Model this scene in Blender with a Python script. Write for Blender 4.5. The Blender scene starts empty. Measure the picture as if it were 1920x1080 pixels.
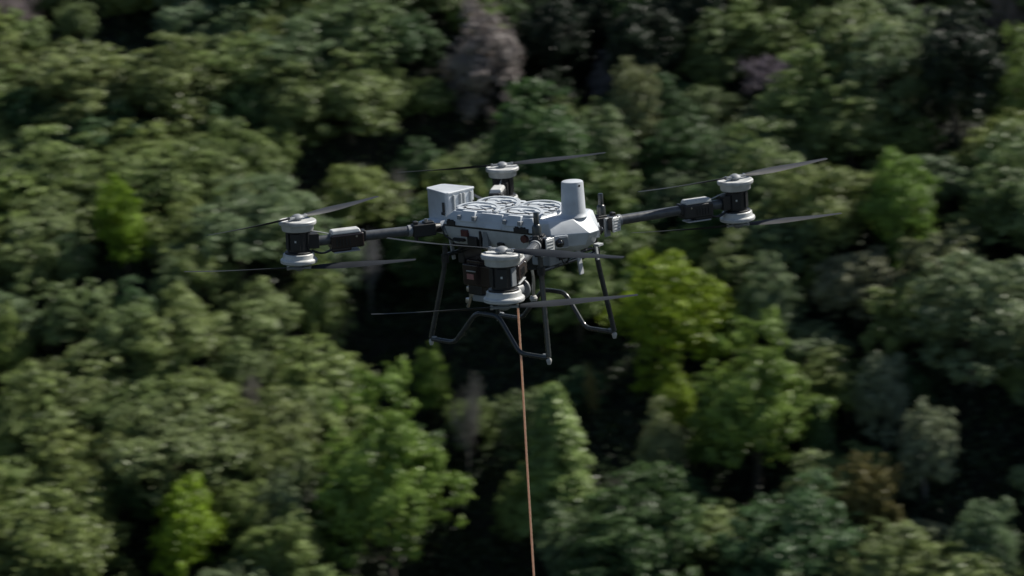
import bpy, math, random
import numpy as np
from mathutils import Vector, Matrix

S = bpy.context.scene
COL = S.collection
R = math.radians
H = 105.0                                            # height of the drone above the valley floor

# ------------------------------------------------------------------ camera
cam_pos = Vector((5.47734, -6.58504, 1.74445 + H))
cd = bpy.data.cameras.new('camera')
cam = bpy.data.objects.new('camera', cd)
COL.objects.link(cam)
rr = Vector((0.774441, 0.630190, -0.055698))
uu = Vector((-0.104757, 0.214563, 0.971076))
bb = Vector((0.623913, -0.746206, 0.232183))
cam.matrix_world = Matrix((
    (rr.x, uu.x, bb.x, cam_pos.x),
    (rr.y, uu.y, bb.y, cam_pos.y),
    (rr.z, uu.z, bb.z, cam_pos.z),
    (0, 0, 0, 1)))
cd.sensor_width = 36.0
cd.lens = 62.89
cd.clip_start = 0.1
cd.clip_end = 3000
cd.dof.use_dof = True
cd.dof.focus_distance = 8.25
cd.dof.aperture_fstop = 2.7
cd.dof.aperture_ratio = 0.48
S.camera = cam
FPX = 3354.1                                        # focal length in pixels of the 1920 wide photograph

# ------------------------------------------------------------------ sky and sun
SUN_AZ, SUN_EL = 70.0, 44.0                         # azimuth measured from +x towards +y
w = bpy.data.worlds.new('World')
S.world = w
w.use_nodes = True
nt = w.node_tree
bg = nt.nodes['Background']
sky = nt.nodes.new('ShaderNodeTexSky')
sky.sky_type = 'NISHITA'
sky.sun_disc = False
sky.sun_elevation = R(SUN_EL)
sky.sun_rotation = R(90 - SUN_AZ)
sky.altitude = 300
nt.links.new(sky.outputs[0], bg.inputs[0])
bg.inputs[1].default_value = 0.06
sl = bpy.data.lights.new('sun', 'SUN')
sl.energy = 5.0
sl.angle = R(0.5)
sl.color = (1.0, 0.95, 0.86)
so = bpy.data.objects.new('sun', sl)
COL.objects.link(so)
sdir = Vector((math.cos(R(SUN_EL)) * math.cos(R(SUN_AZ)), math.cos(R(SUN_EL)) * math.sin(R(SUN_AZ)), math.sin(R(SUN_EL))))
so.rotation_euler = sdir.to_track_quat('Z', 'Y').to_euler()
so.location = (0, 0, H + 60)

S.view_settings.view_transform = 'Standard'
S.view_settings.look = 'None'
S.view_settings.gamma = 1
S.view_settings.exposure = 0.15
S.view_settings.use_curve_mapping = False
S.render.engine = 'CYCLES'
S.cycles.use_denoising = True
S.cycles.max_bounces = 5
S.cycles.diffuse_bounces = 3
S.cycles.transparent_max_bounces = 8


# ------------------------------------------------------------------ materials
def new_mat(name):
    m = bpy.data.materials.new(name)
    m.use_nodes = True
    return m, m.node_tree, m.node_tree.nodes['Principled BSDF']


def noise_ramp(t, scale, c0, c1, lo=0.35, hi=0.65, detail=4.0, coord='Object'):
    tc = t.nodes.new('ShaderNodeTexCoord')
    n = t.nodes.new('ShaderNodeTexNoise')
    n.inputs['Scale'].default_value = scale
    n.inputs['Detail'].default_value = detail
    t.links.new(tc.outputs[coord], n.inputs['Vector'])
    r = t.nodes.new('ShaderNodeValToRGB')
    r.color_ramp.elements[0].position = lo
    r.color_ramp.elements[1].position = hi
    r.color_ramp.elements[0].color = (*c0, 1)
    r.color_ramp.elements[1].color = (*c1, 1)
    t.links.new(n.outputs[0], r.inputs[0])
    return r, n


def paint(name, c, rough=0.45, var=0.12, metallic=0.0, scale=9.0, bump=0.0, coat=0.0, spec=0.5):
    m, t, b = new_mat(name)
    c0 = tuple(x * (1 - var) for x in c)
    c1 = tuple(min(1, x * (1 + var * 0.4)) for x in c)
    r, n = noise_ramp(t, scale, c0, c1, 0.3, 0.6, 6)
    t.links.new(r.outputs[0], b.inputs['Base Color'])
    b.inputs['Roughness'].default_value = rough
    b.inputs['Metallic'].default_value = metallic
    b.inputs['Coat Weight'].default_value = coat
    b.inputs['Specular IOR Level'].default_value = spec
    rg = t.nodes.new('ShaderNodeMapRange')
    rg.inputs['To Min'].default_value = max(0.05, rough - 0.12)
    rg.inputs['To Max'].default_value = min(1, rough + 0.15)
    t.links.new(n.outputs[0], rg.inputs[0])
    t.links.new(rg.outputs[0], b.inputs['Roughness'])
    if bump:
        n2 = t.nodes.new('ShaderNodeTexNoise')
        n2.inputs['Scale'].default_value = 260
        bp = t.nodes.new('ShaderNodeBump')
        bp.inputs['Strength'].default_value = bump
        bp.inputs['Distance'].default_value = 0.002
        t.links.new(n2.outputs[0], bp.inputs['Height'])
        t.links.new(bp.outputs[0], b.inputs['Normal'])
    return m


M = dict(
    white=paint('white_shell_paint', (0.58, 0.62, 0.66), 0.40, 0.22, bump=0.15),
    white2=paint('white_motor_cap_paint', (0.60, 0.61, 0.60), 0.38, 0.2, scale=20, bump=0.1),
    grey=paint('grey_plastic', (0.26, 0.28, 0.30), 0.5, 0.2),
    lightgrey=paint('light_grey_plastic', (0.42, 0.44, 0.45), 0.5, 0.2),
    black=paint('black_plastic', (0.018, 0.019, 0.021), 0.42, 0.3, bump=0.2),
    darkbrown=paint('smoked_brown_plastic', (0.032, 0.022, 0.021), 0.22, 0.3, coat=0.4),
    carbon=paint('carbon_tube', (0.085, 0.092, 0.10), 0.34, 0.25, scale=40, coat=0.2),
    leg=paint('leg_tube', (0.030, 0.036, 0.039), 0.26, 0.25, scale=20, coat=0.3),
    blade=paint('rotor_blade_composite', (0.022, 0.026, 0.032), 0.55, 0.2, spec=0.25),
    metal=paint('machined_metal', (0.5, 0.5, 0.5), 0.3, 0.2, metallic=1.0, scale=30),
    pink=paint('pink_label', (0.42, 0.19, 0.18), 0.5, 0.15),
    lens=paint('lens_glass', (0.01, 0.012, 0.016), 0.06, 0.1, coat=1.0),
    lamp=paint('lamp_reflector', (0.72, 0.74, 0.74), 0.25, 0.3, scale=60, metallic=0.2),
    rubber=paint('pale_rubber', (0.5, 0.5, 0.48), 0.6, 0.2),
    red=paint('dark_red_plastic', (0.10, 0.028, 0.028), 0.3, 0.3, coat=0.3),
)

# rope: orange, braided
m, t, b = new_mat('orange_rope')
tc = t.nodes.new('ShaderNodeTexCoord')
wv = t.nodes.new('ShaderNodeTexWave')
wv.inputs['Scale'].default_value = 22
wv.inputs['Distortion'].default_value = 1.5
wv.bands_direction = 'DIAGONAL'
rp = t.nodes.new('ShaderNodeValToRGB')
rp.color_ramp.elements[0].color = (0.86, 0.62, 0.47, 1)
rp.color_ramp.elements[1].color = (0.93, 0.70, 0.54, 1)
t.links.new(tc.outputs['Object'], wv.inputs['Vector'])
t.links.new(wv.outputs[0], rp.inputs[0])
t.links.new(rp.outputs[0], b.inputs['Base Color'])
b.inputs['Roughness'].default_value = 0.8
tl = t.nodes.new('ShaderNodeBsdfTranslucent')
t.links.new(rp.outputs[0], tl.inputs['Color'])
mxr = t.nodes.new('ShaderNodeMixShader')
mxr.inputs[0].default_value = 0.45
t.links.new(b.outputs[0], mxr.inputs[1])
t.links.new(tl.outputs[0], mxr.inputs[2])
t.links.new(mxr.outputs[0], t.nodes['Material Output'].inputs['Surface'])
M['rope'] = m


def foliage_mat(name, trans=0.3, rough=0.42):
    """Colour comes from each object's own colour; leaves vary one by one and in patches."""
    m, t, b = new_mat(name)
    N, L = t.nodes, t.links
    oi = N.new('ShaderNodeObjectInfo')
    at = N.new('ShaderNodeAttribute')
    at.attribute_name = 'leaf_tint'
    tc = N.new('ShaderNodeTexCoord')
    n = N.new('ShaderNodeTexNoise')
    n.inputs['Scale'].default_value = 0.9
    n.inputs['Detail'].default_value = 3
    L.new(tc.outputs['Object'], n.inputs['Vector'])
    add = N.new('ShaderNodeMath')
    add.operation = 'MULTIPLY_ADD'
    add.inputs[1].default_value = 0.55
    L.new(at.outputs['Fac'], add.inputs[0])
    mr = N.new('ShaderNodeMapRange')
    mr.inputs['From Min'].default_value = 0.3
    mr.inputs['From Max'].default_value = 0.7
    mr.inputs['To Min'].default_value = 0.0
    mr.inputs['To Max'].default_value = 0.45
    L.new(n.outputs[0], mr.inputs[0])
    L.new(mr.outputs[0], add.inputs[2])
    val = N.new('ShaderNodeMapRange')
    val.inputs['To Min'].default_value = 0.34
    val.inputs['To Max'].default_value = 1.95
    L.new(add.outputs[0], val.inputs[0])
    hue = N.new('ShaderNodeMapRange')
    hue.inputs['To Min'].default_value = 0.507
    hue.inputs['To Max'].default_value = 0.486
    L.new(add.outputs[0], hue.inputs[0])
    hsv = N.new('ShaderNodeHueSaturation')
    L.new(oi.outputs['Color'], hsv.inputs['Color'])
    L.new(val.outputs[0], hsv.inputs['Value'])
    L.new(hue.outputs[0], hsv.inputs['Hue'])
    L.new(hsv.outputs[0], b.inputs['Base Color'])
    b.inputs['Roughness'].default_value = rough
    b.inputs['Specular IOR Level'].default_value = 0.45
    tr = N.new('ShaderNodeBsdfTranslucent')
    L.new(hsv.outputs[0], tr.inputs['Color'])
    mx = N.new('ShaderNodeMixShader')
    mx.inputs[0].default_value = trans
    L.new(b.outputs[0], mx.inputs[1])
    L.new(tr.outputs[0], mx.inputs[2])
    out = N['Material Output']
    L.new(mx.outputs[0], out.inputs['Surface'])
    return m


M['leaf'] = foliage_mat('tree_leaves', 0.3)
m, t, b = new_mat('bark')
oi = t.nodes.new('ShaderNodeObjectInfo')
tc = t.nodes.new('ShaderNodeTexCoord')
n = t.nodes.new('ShaderNodeTexNoise')
n.inputs['Scale'].default_value = 5
mp = t.nodes.new('ShaderNodeMapping')
mp.inputs['Scale'].default_value = (4, 4, 0.6)
t.links.new(tc.outputs['Object'], mp.inputs[0])
t.links.new(mp.outputs[0], n.inputs['Vector'])
mr = t.nodes.new('ShaderNodeMapRange')
mr.inputs['To Min'].default_value = 0.4
mr.inputs['To Max'].default_value = 1.5
t.links.new(n.outputs[0], mr.inputs[0])
hs = t.nodes.new('ShaderNodeHueSaturation')
t.links.new(oi.outputs['Color'], hs.inputs['Color'])
t.links.new(mr.outputs[0], hs.inputs['Value'])
t.links.new(hs.outputs[0], b.inputs['Base Color'])
b.inputs['Roughness'].default_value = 0.85
M['bark'] = m

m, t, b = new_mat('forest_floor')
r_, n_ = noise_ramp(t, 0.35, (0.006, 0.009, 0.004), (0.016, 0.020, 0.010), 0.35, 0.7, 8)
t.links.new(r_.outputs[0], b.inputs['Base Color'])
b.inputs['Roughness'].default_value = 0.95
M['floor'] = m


# ------------------------------------------------------------------ object helpers
def link(o, parent=None):
    COL.objects.link(o)
    if parent is not None:
        o.parent = parent
    return o


def tag(o, label=None, cat=None, group=None, kind=None):
    if label:
        o['label'] = label
    if cat:
        o['category'] = cat
    if group:
        o['group'] = group
    if kind:
        o['kind'] = kind
    return o


def fast_mesh(name, V, F, mat, tint=None, smooth=False):
    """V (n,3), F (m,k) numpy arrays -> mesh"""
    me = bpy.data.meshes.new(name)
    V = np.asarray(V, np.float32)
    F = np.asarray(F, np.int32)
    k = F.shape[1]
    me.vertices.add(len(V))
    me.vertices.foreach_set('co', V.ravel())
    me.loops.add(F.size)
    me.loops.foreach_set('vertex_index', F.ravel())
    me.polygons.add(len(F))
    me.polygons.foreach_set('loop_start', np.arange(0, F.size, k, dtype=np.int32))
    me.polygons.foreach_set('use_smooth', np.full(len(F), smooth, bool))
    me.update(calc_edges=True)
    if tint is not None:
        a = me.attributes.new('leaf_tint', 'FLOAT', 'FACE')
        a.data.foreach_set('value', np.asarray(tint, np.float32))
    me.materials.append(mat)
    return me


class MB:
    """Collects shapes; build() links them as one mesh object."""

    def __init__(s):
        s.v, s.f = [], []

    def add(s, vs, fs):
        o = len(s.v)
        s.v += [tuple(v) for v in vs]
        s.f += [tuple(o + i for i in f) for f in fs]
        return s

    def box(s, c, d, rot=None, taper=(1, 1)):
        hx, hy, hz = d[0] / 2, d[1] / 2, d[2] / 2
        vs = []
        for z in (-1, 1):
            tx, ty = (taper if z > 0 else (1, 1))
            for x, y in ((-1, -1), (1, -1), (1, 1), (-1, 1)):
                vs.append(Vector((x * hx * tx, y * hy * ty, z * hz)))
        if rot is not None:
            vs = [rot @ v for v in vs]
        vs = [v + Vector(c) for v in vs]
        return s.add(vs, [(3, 2, 1, 0), (4, 5, 6, 7), (0, 1, 5, 4), (1, 2, 6, 5), (2, 3, 7, 6), (3, 0, 4, 7)])

    def prism(s, poly, z0, z1, poly2=None):
        n = len(poly)
        p2 = poly2 or poly
        vs = [(x, y, z0) for x, y in poly] + [(x, y, z1) for x, y in p2]
        fs = [tuple(range(n - 1, -1, -1)), tuple(range(n, 2 * n))]
        fs += [(i, (i + 1) % n, n + (i + 1) % n, n + i) for i in range(n)]
        return s.add(vs, fs)

    def loft(s, rings):
        n = len(rings[0])
        vs = [v for r in rings for v in r]
        fs = [tuple(range(n - 1, -1, -1)), tuple(range((len(rings) - 1) * n, len(rings) * n))]
        for k in range(len(rings) - 1):
            for i in range(n):
                j = (i + 1) % n
                fs.append((k * n + i, k * n + j, (k + 1) * n + j, (k + 1) * n + i))
        return s.add(vs, fs)

    def lathe(s, prof, c=(0, 0, 0), seg=32, axis=None):
        """prof: list of (r, z); closed at both ends"""
        rings = []
        q = Vector((0, 0, 1)).rotation_difference(Vector(axis).normalized()) if axis else None
        for r, z in prof:
            ring = []
            for i in range(seg):
                a = 2 * math.pi * i / seg
                p = Vector((r * math.cos(a), r * math.sin(a), z))
                if q:
                    p = q @ p
                ring.append(p + Vector(c))
            rings.append(ring)
        return s.loft(rings)

    def tube(s, pts, rad, seg=10, bend=0.0):
        pts = [Vector(p) for p in pts]
        if bend and len(pts) > 2:                    # round the corners
            q = [pts[0]]
            for a, b_, c in zip(pts, pts[1:], pts[2:]):
                d0, d1 = (a - b_), (c - b_)
                l = min(bend, d0.length * 0.45, d1.length * 0.45)
                p0, p1 = b_ + d0.normalized() * l, b_ + d1.normalized() * l
                for k in range(5):
                    tt = k / 4
                    q.append(p0 * (1 - tt) ** 2 + b_ * 2 * tt * (1 - tt) + p1 * tt * tt)
            q.append(pts[-1])
            pts = q
        rads = rad if isinstance(rad, (list, tuple)) else [rad] * len(pts)
        up = None
        rings = []
        for i, p in enumerate(pts):
            d = (pts[min(i + 1, len(pts) - 1)] - pts[max(i - 1, 0)]).normalized()
            if up is None:
                up = Vector((0, 0, 1)) if abs(d.z) < 0.9 else Vector((1, 0, 0))
            x = d.cross(up).normalized()
            y = x.cross(d).normalized()
            up = y
            rings.append([p + (x * math.cos(2 * math.pi * k / seg) + y * math.sin(2 * math.pi * k / seg)) * rads[i] for k in range(seg)])
        rings = [list(reversed(r)) for r in rings]
        return s.loft(rings)

    def build(s, name, mat, parent=None, bevel=0.0, smooth=35, seg=2):
        me = bpy.data.meshes.new(name)
        me.from_pydata(s.v, [], s.f)
        me.materials.append(mat)
        import bmesh
        b = bmesh.new()
        b.from_mesh(me)
        bmesh.ops.recalc_face_normals(b, faces=b.faces)
        b.to_mesh(me)
        b.free()
        if smooth:
            me.polygons.foreach_set('use_smooth', [True] * len(me.polygons))
            me.set_sharp_from_angle(angle=R(smooth))
        o = bpy.data.objects.new(name, me)
        link(o, parent)
        if bevel:
            bm_ = o.modifiers.new('edge', 'BEVEL')
            bm_.width = bevel
            bm_.segments = seg
            bm_.limit_method = 'ANGLE'
            bm_.angle_limit = R(32)
            bm_.harden_normals = True
        return o


# ------------------------------------------------------------------ terrain
vh = Vector((-0.632, 0.775))                         # horizontal direction up the slope
rh = Vector((0.775, 0.632))                          # across it, to the right


def vnoise(x, y, seed=0):
    """smooth value noise, numpy"""
    x = np.asarray(x, float)
    y = np.asarray(y, float)
    xi, yi = np.floor(x), np.floor(y)
    fx, fy = x - xi, y - yi
    fx = fx * fx * (3 - 2 * fx)
    fy = fy * fy * (3 - 2 * fy)

    def h(a, b_):
        q = np.sin(a * 127.1 + b_ * 311.7 + seed * 74.7) * 43758.5453
        return q - np.floor(q)
    return (h(xi, yi) * (1 - fx) + h(xi + 1, yi) * fx) * (1 - fy) + (h(xi, yi + 1) * (1 - fx) + h(xi + 1, yi + 1) * fx) * fy


def seg_dist(u, w_, pts):
    d = np.full(np.shape(u), 1e9)
    for (a, b_) in zip(pts, pts[1:]):
        ax, ay = a
        bx, by = b_
        tt = np.clip(((u - ax) * (bx - ax) + (w_ - ay) * (by - ay)) / ((bx - ax) ** 2 + (by - ay) ** 2), 0, 1)
        d = np.minimum(d, np.hypot(u - ax - tt * (bx - ax), w_ - ay - tt * (by - ay)))
    return d


GULLY = [(230, 20), (180, 14), (158, 4), (140, -12), (126, -14), (112, -8), (95, -4)]
GULLY2 = [(230, 52), (180, 42), (158, 40), (145, 46)]


def height(u, w_):
    u = np.asarray(u, float)
    w_ = np.asarray(w_, float)
    base = -98.5 + 0.50 * u
    base = np.where(u < 40, -98.5 + 0.50 * 40 - 0.06 * (u - 40), base)
    base = np.where(u > 300, -98.5 + 0.50 * 300 + 0.06 * (u - 300), base)
    z = base + 5 * np.exp(-((w_ + 32) / 18) ** 2 - ((u - 132) / 40) ** 2)
    z = z + 3 * np.exp(-((w_ - 38) / 20) ** 2 - ((u - 130) / 45) ** 2)
    z = z - 8 * np.exp(-(seg_dist(u, w_, GULLY) / 7) ** 2)
    z = z - 6 * np.exp(-(seg_dist(u, w_, GULLY2) / 6) ** 2)
    z = z + (vnoise(u / 16, w_ / 16, 3) - 0.5) * 5 + (vnoise(u / 6, w_ / 6, 5) - 0.5) * 1.4
    return z + H + 1.74


def world_xy(u, w_):
    return (cam_pos.x + vh.x * u + rh.x * w_, cam_pos.y + vh.y * u + rh.y * w_)


def pixel_uw(px, py, above):
    """where the sight line through a point of the photograph meets the slope raised by `above`"""
    d = (-bb) * FPX + rr * (px - 960) - uu * (py - 540)
    d.normalize()
    for i in range(500, 2600):
        s_ = i * 0.12
        p = cam_pos + d * s_
        q = Vector((p.x - cam_pos.x, p.y - cam_pos.y))
        u, w_ = q.dot(vh), q.dot(rh)
        if p.z < float(height(u, w_)) + above:
            return u, w_, s_
    return u, w_, s_


def to_pixel(p):
    d = Vector(p) - cam_pos
    z = d.dot(-bb)
    return 960 + FPX * d.dot(rr) / z, 540 - FPX * d.dot(uu) / z, z


def build_terrain():
    us = np.concatenate([np.linspace(-500, 60, 24)[:-1], np.linspace(60, 230, 134), np.linspace(230, 1500, 26)[1:]])
    ws = np.concatenate([np.linspace(-1200, -95, 18)[:-1], np.linspace(-95, 95, 128), np.linspace(95, 1200, 18)[1:]])
    U, W_ = np.meshgrid(us, ws, indexing='ij')
    Z = height(U, W_)
    X = cam_pos.x + vh.x * U + rh.x * W_
    Y = cam_pos.y + vh.y * U + rh.y * W_
    V = np.stack([X, Y, Z], -1).reshape(-1, 3)
    nu, nw = U.shape
    i = np.arange(nu * nw).reshape(nu, nw)
    F = np.stack([i[:-1, :-1], i[:-1, 1:], i[1:, 1:], i[1:, :-1]], -1).reshape(-1, 4)
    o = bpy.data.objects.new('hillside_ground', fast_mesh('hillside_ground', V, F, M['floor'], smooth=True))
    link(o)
    tag(o, kind='structure')


build_terrain()


# ------------------------------------------------------------------ foliage meshes
def leaf_quads(P, Nn, size, rng, jitter=0.7):
    """a small pointed leaf spray at each point, roughly facing its normal"""
    n = len(P)
    Nn = Nn + rng.normal(0, jitter, (n, 3))
    Nn /= np.linalg.norm(Nn, axis=1, keepdims=True) + 1e-9
    A = rng.normal(0, 1, (n, 3))
    T = np.cross(Nn, A)
    T /= np.linalg.norm(T, axis=1, keepdims=True) + 1e-9
    B = np.cross(Nn, T)
    s_ = size * rng.uniform(0.6, 1.35, (n, 1))
    fold = Nn * s_ * rng.uniform(0.05, 0.3, (n, 1))
    V = np.stack([P - T * s_, P - B * s_ * 0.5 - fold, P + T * s_, P + B * s_ * 0.55 - fold], 1).reshape(-1, 3)
    F = np.arange(n * 4).reshape(n, 4)
    return V, F


def unit(rng, n, zmin=-1.0):
    v = rng.normal(0, 1, (n * 4 + 20, 3))
    v /= np.linalg.norm(v, axis=1, keepdims=True)
    v = v[v[:, 2] > zmin]
    return v[:n]


def lumpy_crown(name, seed, rad=3.4, z0=5.0, hz=3.3, lumps=26, leaf=0.2, n_leaf=9500, lump_r=(0.19, 0.40), pointed=0.0):
    rng = np.random.default_rng(seed)
    D = unit(rng, lumps, -0.75)
    cs, rs = [], []
    stretch = rng.uniform(0.82, 1.18, 2)
    for k in range(lumps):
        q = rng.uniform(0.45, 1.0)
        d = D[k]
        zz = d[2] * q
        taper = 1 - pointed * max(0, (zz + 0.5) / 1.5)
        cs.append((d[0] * q * rad * stretch[0] * taper, d[1] * q * rad * stretch[1] * taper, z0 + zz * hz * (1 + pointed * 0.5)))
        rs.append(rad * rng.uniform(*lump_r) * (1 - 0.45 * pointed * max(0, zz)))
    cs.append((0, 0, z0))
    rs.append(rad * 0.55)
    cs, rs = np.array(cs), np.array(rs)
    wgt = rs ** 2
    wgt /= wgt.sum()
    subs, subn, subr = [], [], []
    for c, r in zip(cs, rs):                         # smaller bunches sit on every lump
        m_ = max(6, int(12 * (r / 0.9) ** 1.5))
        d = unit(rng, m_, -0.6)
        subs.append(c + d * r * rng.uniform(0.7, 1.15, (len(d), 1)))
        subn.append(d)
        subr.append(np.full(len(d), 1.0) * rng.uniform(0.24, 0.54, len(d)) * r)
    subs, subn, subr = np.concatenate(subs), np.concatenate(subn), np.concatenate(subr)
    pick = rng.choice(len(subs), n_leaf, p=subr ** 2 / (subr ** 2).sum())
    d = unit(rng, n_leaf)
    d = d + subn[pick] * 0.75
    d /= np.linalg.norm(d, axis=1, keepdims=True)
    reach = np.where(rng.uniform(0, 1, n_leaf) < 0.22, rng.uniform(1.0, 1.75, n_leaf), rng.uniform(0.5, 1.08, n_leaf))
    P = subs[pick] + d * (subr[pick] * reach)[:, None] * np.array([1, 1, 0.8])
    P = P + (vnoise(P[:, 0] * 1.7, P[:, 1] * 1.7 + P[:, 2], seed) - 0.5)[:, None] * d * 0.5
    # drop leaves deep inside the crown, where none grow
    keep = np.ones(n_leaf, bool)
    for c, r in zip(cs, rs):
        keep &= np.linalg.norm(P - c, axis=1) > r * 0.62
    P, d, pick = P[keep], d[keep], pick[keep]
    sub_t = rng.uniform(0, 1, len(subs))
    tint = np.clip(0.5 * rng.uniform(0, 1, len(P)) + 0.5 * sub_t[pick], 0, 1)
    Nn = d * 0.7 + subn[pick] * 0.4 + np.array([0, 0, 0.15])
    V, F = leaf_quads(P, Nn, leaf, rng, 0.62)
    return fast_mesh(name, V, F, M['leaf'], tint)


def layered_crown(name, seed, rad=2.6, z0=1.6, top=9.6, n_leaf=8500, leaf=0.16):
    """pointed crown with boughs in whorls"""
    rng = np.random.default_rng(seed)
    P, Nn, T = [], [], []
    z = z0
    while z < top - 0.2:
        f_ = 1 - (z - z0) / (top - z0)
        nb = int(5 + 5 * f_)
        a0 = rng.uniform(0, 6.28)
        for k in range(nb):
            a = a0 + 6.283 * k / nb + rng.normal(0, 0.2)
            L = rad * (f_ ** 0.75) * rng.uniform(0.75, 1.15) + 0.15
            nl = int(26 + 120 * L / rad)
            q = rng.uniform(0.15, 1, nl) ** 0.7
            wd = 0.32 * L * (1.1 - q) + 0.18
            side = rng.normal(0, 1, nl) * wd
            x = q * L
            dz = -0.22 * x + rng.normal(0, 0.13, nl) + 0.10 * q * q * L
            ca, sa = math.cos(a), math.sin(a)
            pts = np.stack([x * ca - side * sa, x * sa + side * ca, z + dz], 1)
            P.append(pts)
            Nn.append(np.tile([ca * 0.6, sa * 0.6, 0.75], (nl, 1)))
            T.append(np.full(nl, rng.uniform(0, 1)))
        z += rng.uniform(0.42, 0.62) * (0.6 + 0.5 * f_)
    P, Nn, T = np.concatenate(P), np.concatenate(Nn), np.concatenate(T)
    V, F = leaf_quads(P, Nn, leaf, rng, 0.45)
    return fast_mesh(name, V, F, M['leaf'], np.clip(0.5 * T + 0.5 * rng.uniform(0, 1, len(P)), 0, 1))


def stick_mesh(segs, rng, seg=4):
    """segs: list of (p0, p1, r0, r1)"""
    A = np.array([s_[0] for s_ in segs], float)
    B = np.array([s_[1] for s_ in segs], float)
    ra = np.array([s_[2] for s_ in segs])[:, None]
    rb = np.array([s_[3] for s_ in segs])[:, None]
    D = B - A
    D /= np.linalg.norm(D, axis=1, keepdims=True) + 1e-9
    X = np.cross(D, rng.normal(0, 1, D.shape))
    X /= np.linalg.norm(X, axis=1, keepdims=True) + 1e-9
    Y = np.cross(D, X)
    V = []
    for k in range(seg):
        c, s_ = math.cos(2 * math.pi * k / seg), math.sin(2 * math.pi * k / seg)
        V.append(A + (X * c + Y * s_) * ra)
    for k in range(seg):
        c, s_ = math.cos(2 * math.pi * k / seg), math.sin(2 * math.pi * k / seg)
        V.append(B + (X * c + Y * s_) * rb)
    V = np.stack(V, 1).reshape(-1, 3)
    n = len(segs)
    base = (np.arange(n) * 2 * seg)[:, None]
    F = []
    for k in range(seg):
        j = (k + 1) % seg
        F.append(base + np.array([[k, j, seg + j, seg + k]]))
    return V, np.concatenate(F)


def twig_crown(name, seed, rad=2.6, top=9.0, base=2.6):
    """leafless crown: limbs, branches and a haze of fine twigs"""
    rng = np.random.default_rng(seed)
    segs = []

    def grow(p, d, L, r, lev):
        n = 3
        q = np.array(p, float)
        for i in range(n):
            d = d + rng.normal(0, 0.16, 3) + np.array([0, 0, 0.06])
            d /= np.linalg.norm(d)
            q2 = q + d * L / n
            segs.append((q, q2, r * (1 - 0.25 * i), r * (1 - 0.25 * (i + 1))))
            q = q2
            if lev < 4:
                for _ in range((2, 3, 3, 3)[lev]):
                    a = rng.normal(0, 1, 3)
                    a -= a.dot(d) * d
                    a /= np.linalg.norm(a)
                    dd = d * rng.uniform(0.55, 0.9) + a * rng.uniform(0.5, 0.9)
                    dd /= np.linalg.norm(dd)
                    grow(q, dd, L * rng.uniform(0.42, 0.62), r * 0.5, lev + 1)
    for k in range(5):
        a = 6.283 * k / 5 + rng.uniform(-0.4, 0.4)
        d = np.array([math.cos(a) * 0.55, math.sin(a) * 0.55, 1.0])
        d /= np.linalg.norm(d)
        if lev_ok(segs):
            grow((0, 0, base + k * 0.35), d, (top - base) * rng.uniform(0.5, 0.66), 0.10, 1)
    V, F = stick_mesh(segs, rng, 3)
    tint = rng.uniform(0.2, 0.9, len(F))
    # thicken the smallest twigs into flat sprays
    tips = np.array([s_[1] for s_ in segs if s_[2] < 0.02])
    if len(tips) > 2600:
        tips = tips[rng.choice(len(tips), 2600, replace=False)]
    Vl, Fl = leaf_quads(tips, rng.normal(0, 1, tips.shape), 0.085, rng, 0.5)
    F = np.concatenate([F, Fl + len(V)])
    V = np.concatenate([V, Vl])
    tint = np.concatenate([tint, rng.uniform(0.2, 0.9, len(Fl))])
    return fast_mesh(name, V, F, M['leaf'], tint)


def lev_ok(segs):
    return len(segs) < 60000


def trunk_mesh(name, seed, h=5.2, r=0.22, spread=2.2, limbs=6):
    rng = np.random.default_rng(seed)
    mb = MB()
    bx, by = rng.uniform(-0.3, 0.3, 2)
    pts = [(bx * k / 5 + rng.normal(0, 0.05), by * k / 5 + rng.normal(0, 0.05), -1.2 + (h + 1.2) * k / 5) for k in range(6)]
    mb.tube(pts, [r * (1.35 - 0.17 * k) for k in range(6)], 8)
    for k in range(limbs):
        a = 6.283 * k / limbs + rng.uniform(-0.4, 0.4)
        z = h * rng.uniform(0.35, 0.9)
        s_ = spread * rng.uniform(0.6, 1)
        p0 = (bx * (z / h), by * (z / h), z)
        p1 = (p0[0] + math.cos(a) * s_ * 0.5, p0[1] + math.sin(a) * s_ * 0.5, z + 0.9)
        p2 = (p0[0] + math.cos(a) * s_, p0[1] + math.sin(a) * s_, z + 2.0)
        mb.tube([p0, p1, p2], [r * 0.5, r * 0.32, r * 0.1], 6)
    me = bpy.data.meshes.new(name)
    me.from_pydata(mb.v, [], mb.f)
    me.materials.append(M['bark'])
    me.polygons.foreach_set('use_smooth', [True] * len(me.polygons))
    return me


broad = [lumpy_crown('broad_crown', 10 + i, rad=3.4, z0=4.6, hz=4.2, lumps=58 + 6 * (i % 3), leaf=0.125, n_leaf=33000, lump_r=(0.11, 0.27), pointed=0.25 * (i % 3)) for i in range(6)]
fresh = [lumpy_crown('fresh_crown', 40 + i, rad=3.2, z0=5.0, hz=4.2, lumps=56, leaf=0.12, n_leaf=28000, lump_r=(0.12, 0.27), pointed=0.45) for i in range(3)]
cone = [layered_crown('pointed_crown', 60 + i, rad=2.5 + 0.3 * i) for i in range(2)]
bare = [twig_crown('twig_crown', 70 + i) for i in range(2)]
trunks = [trunk_mesh('trunk', 80 + i) for i in range(3)]
tall_trunk = trunk_mesh('tall_trunk', 90, h=8.5, r=0.17, spread=1.2, limbs=5)
print('crown tris', sum(len(m_.polygons) for m_ in broad + fresh + cone + bare) * 2)

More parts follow.
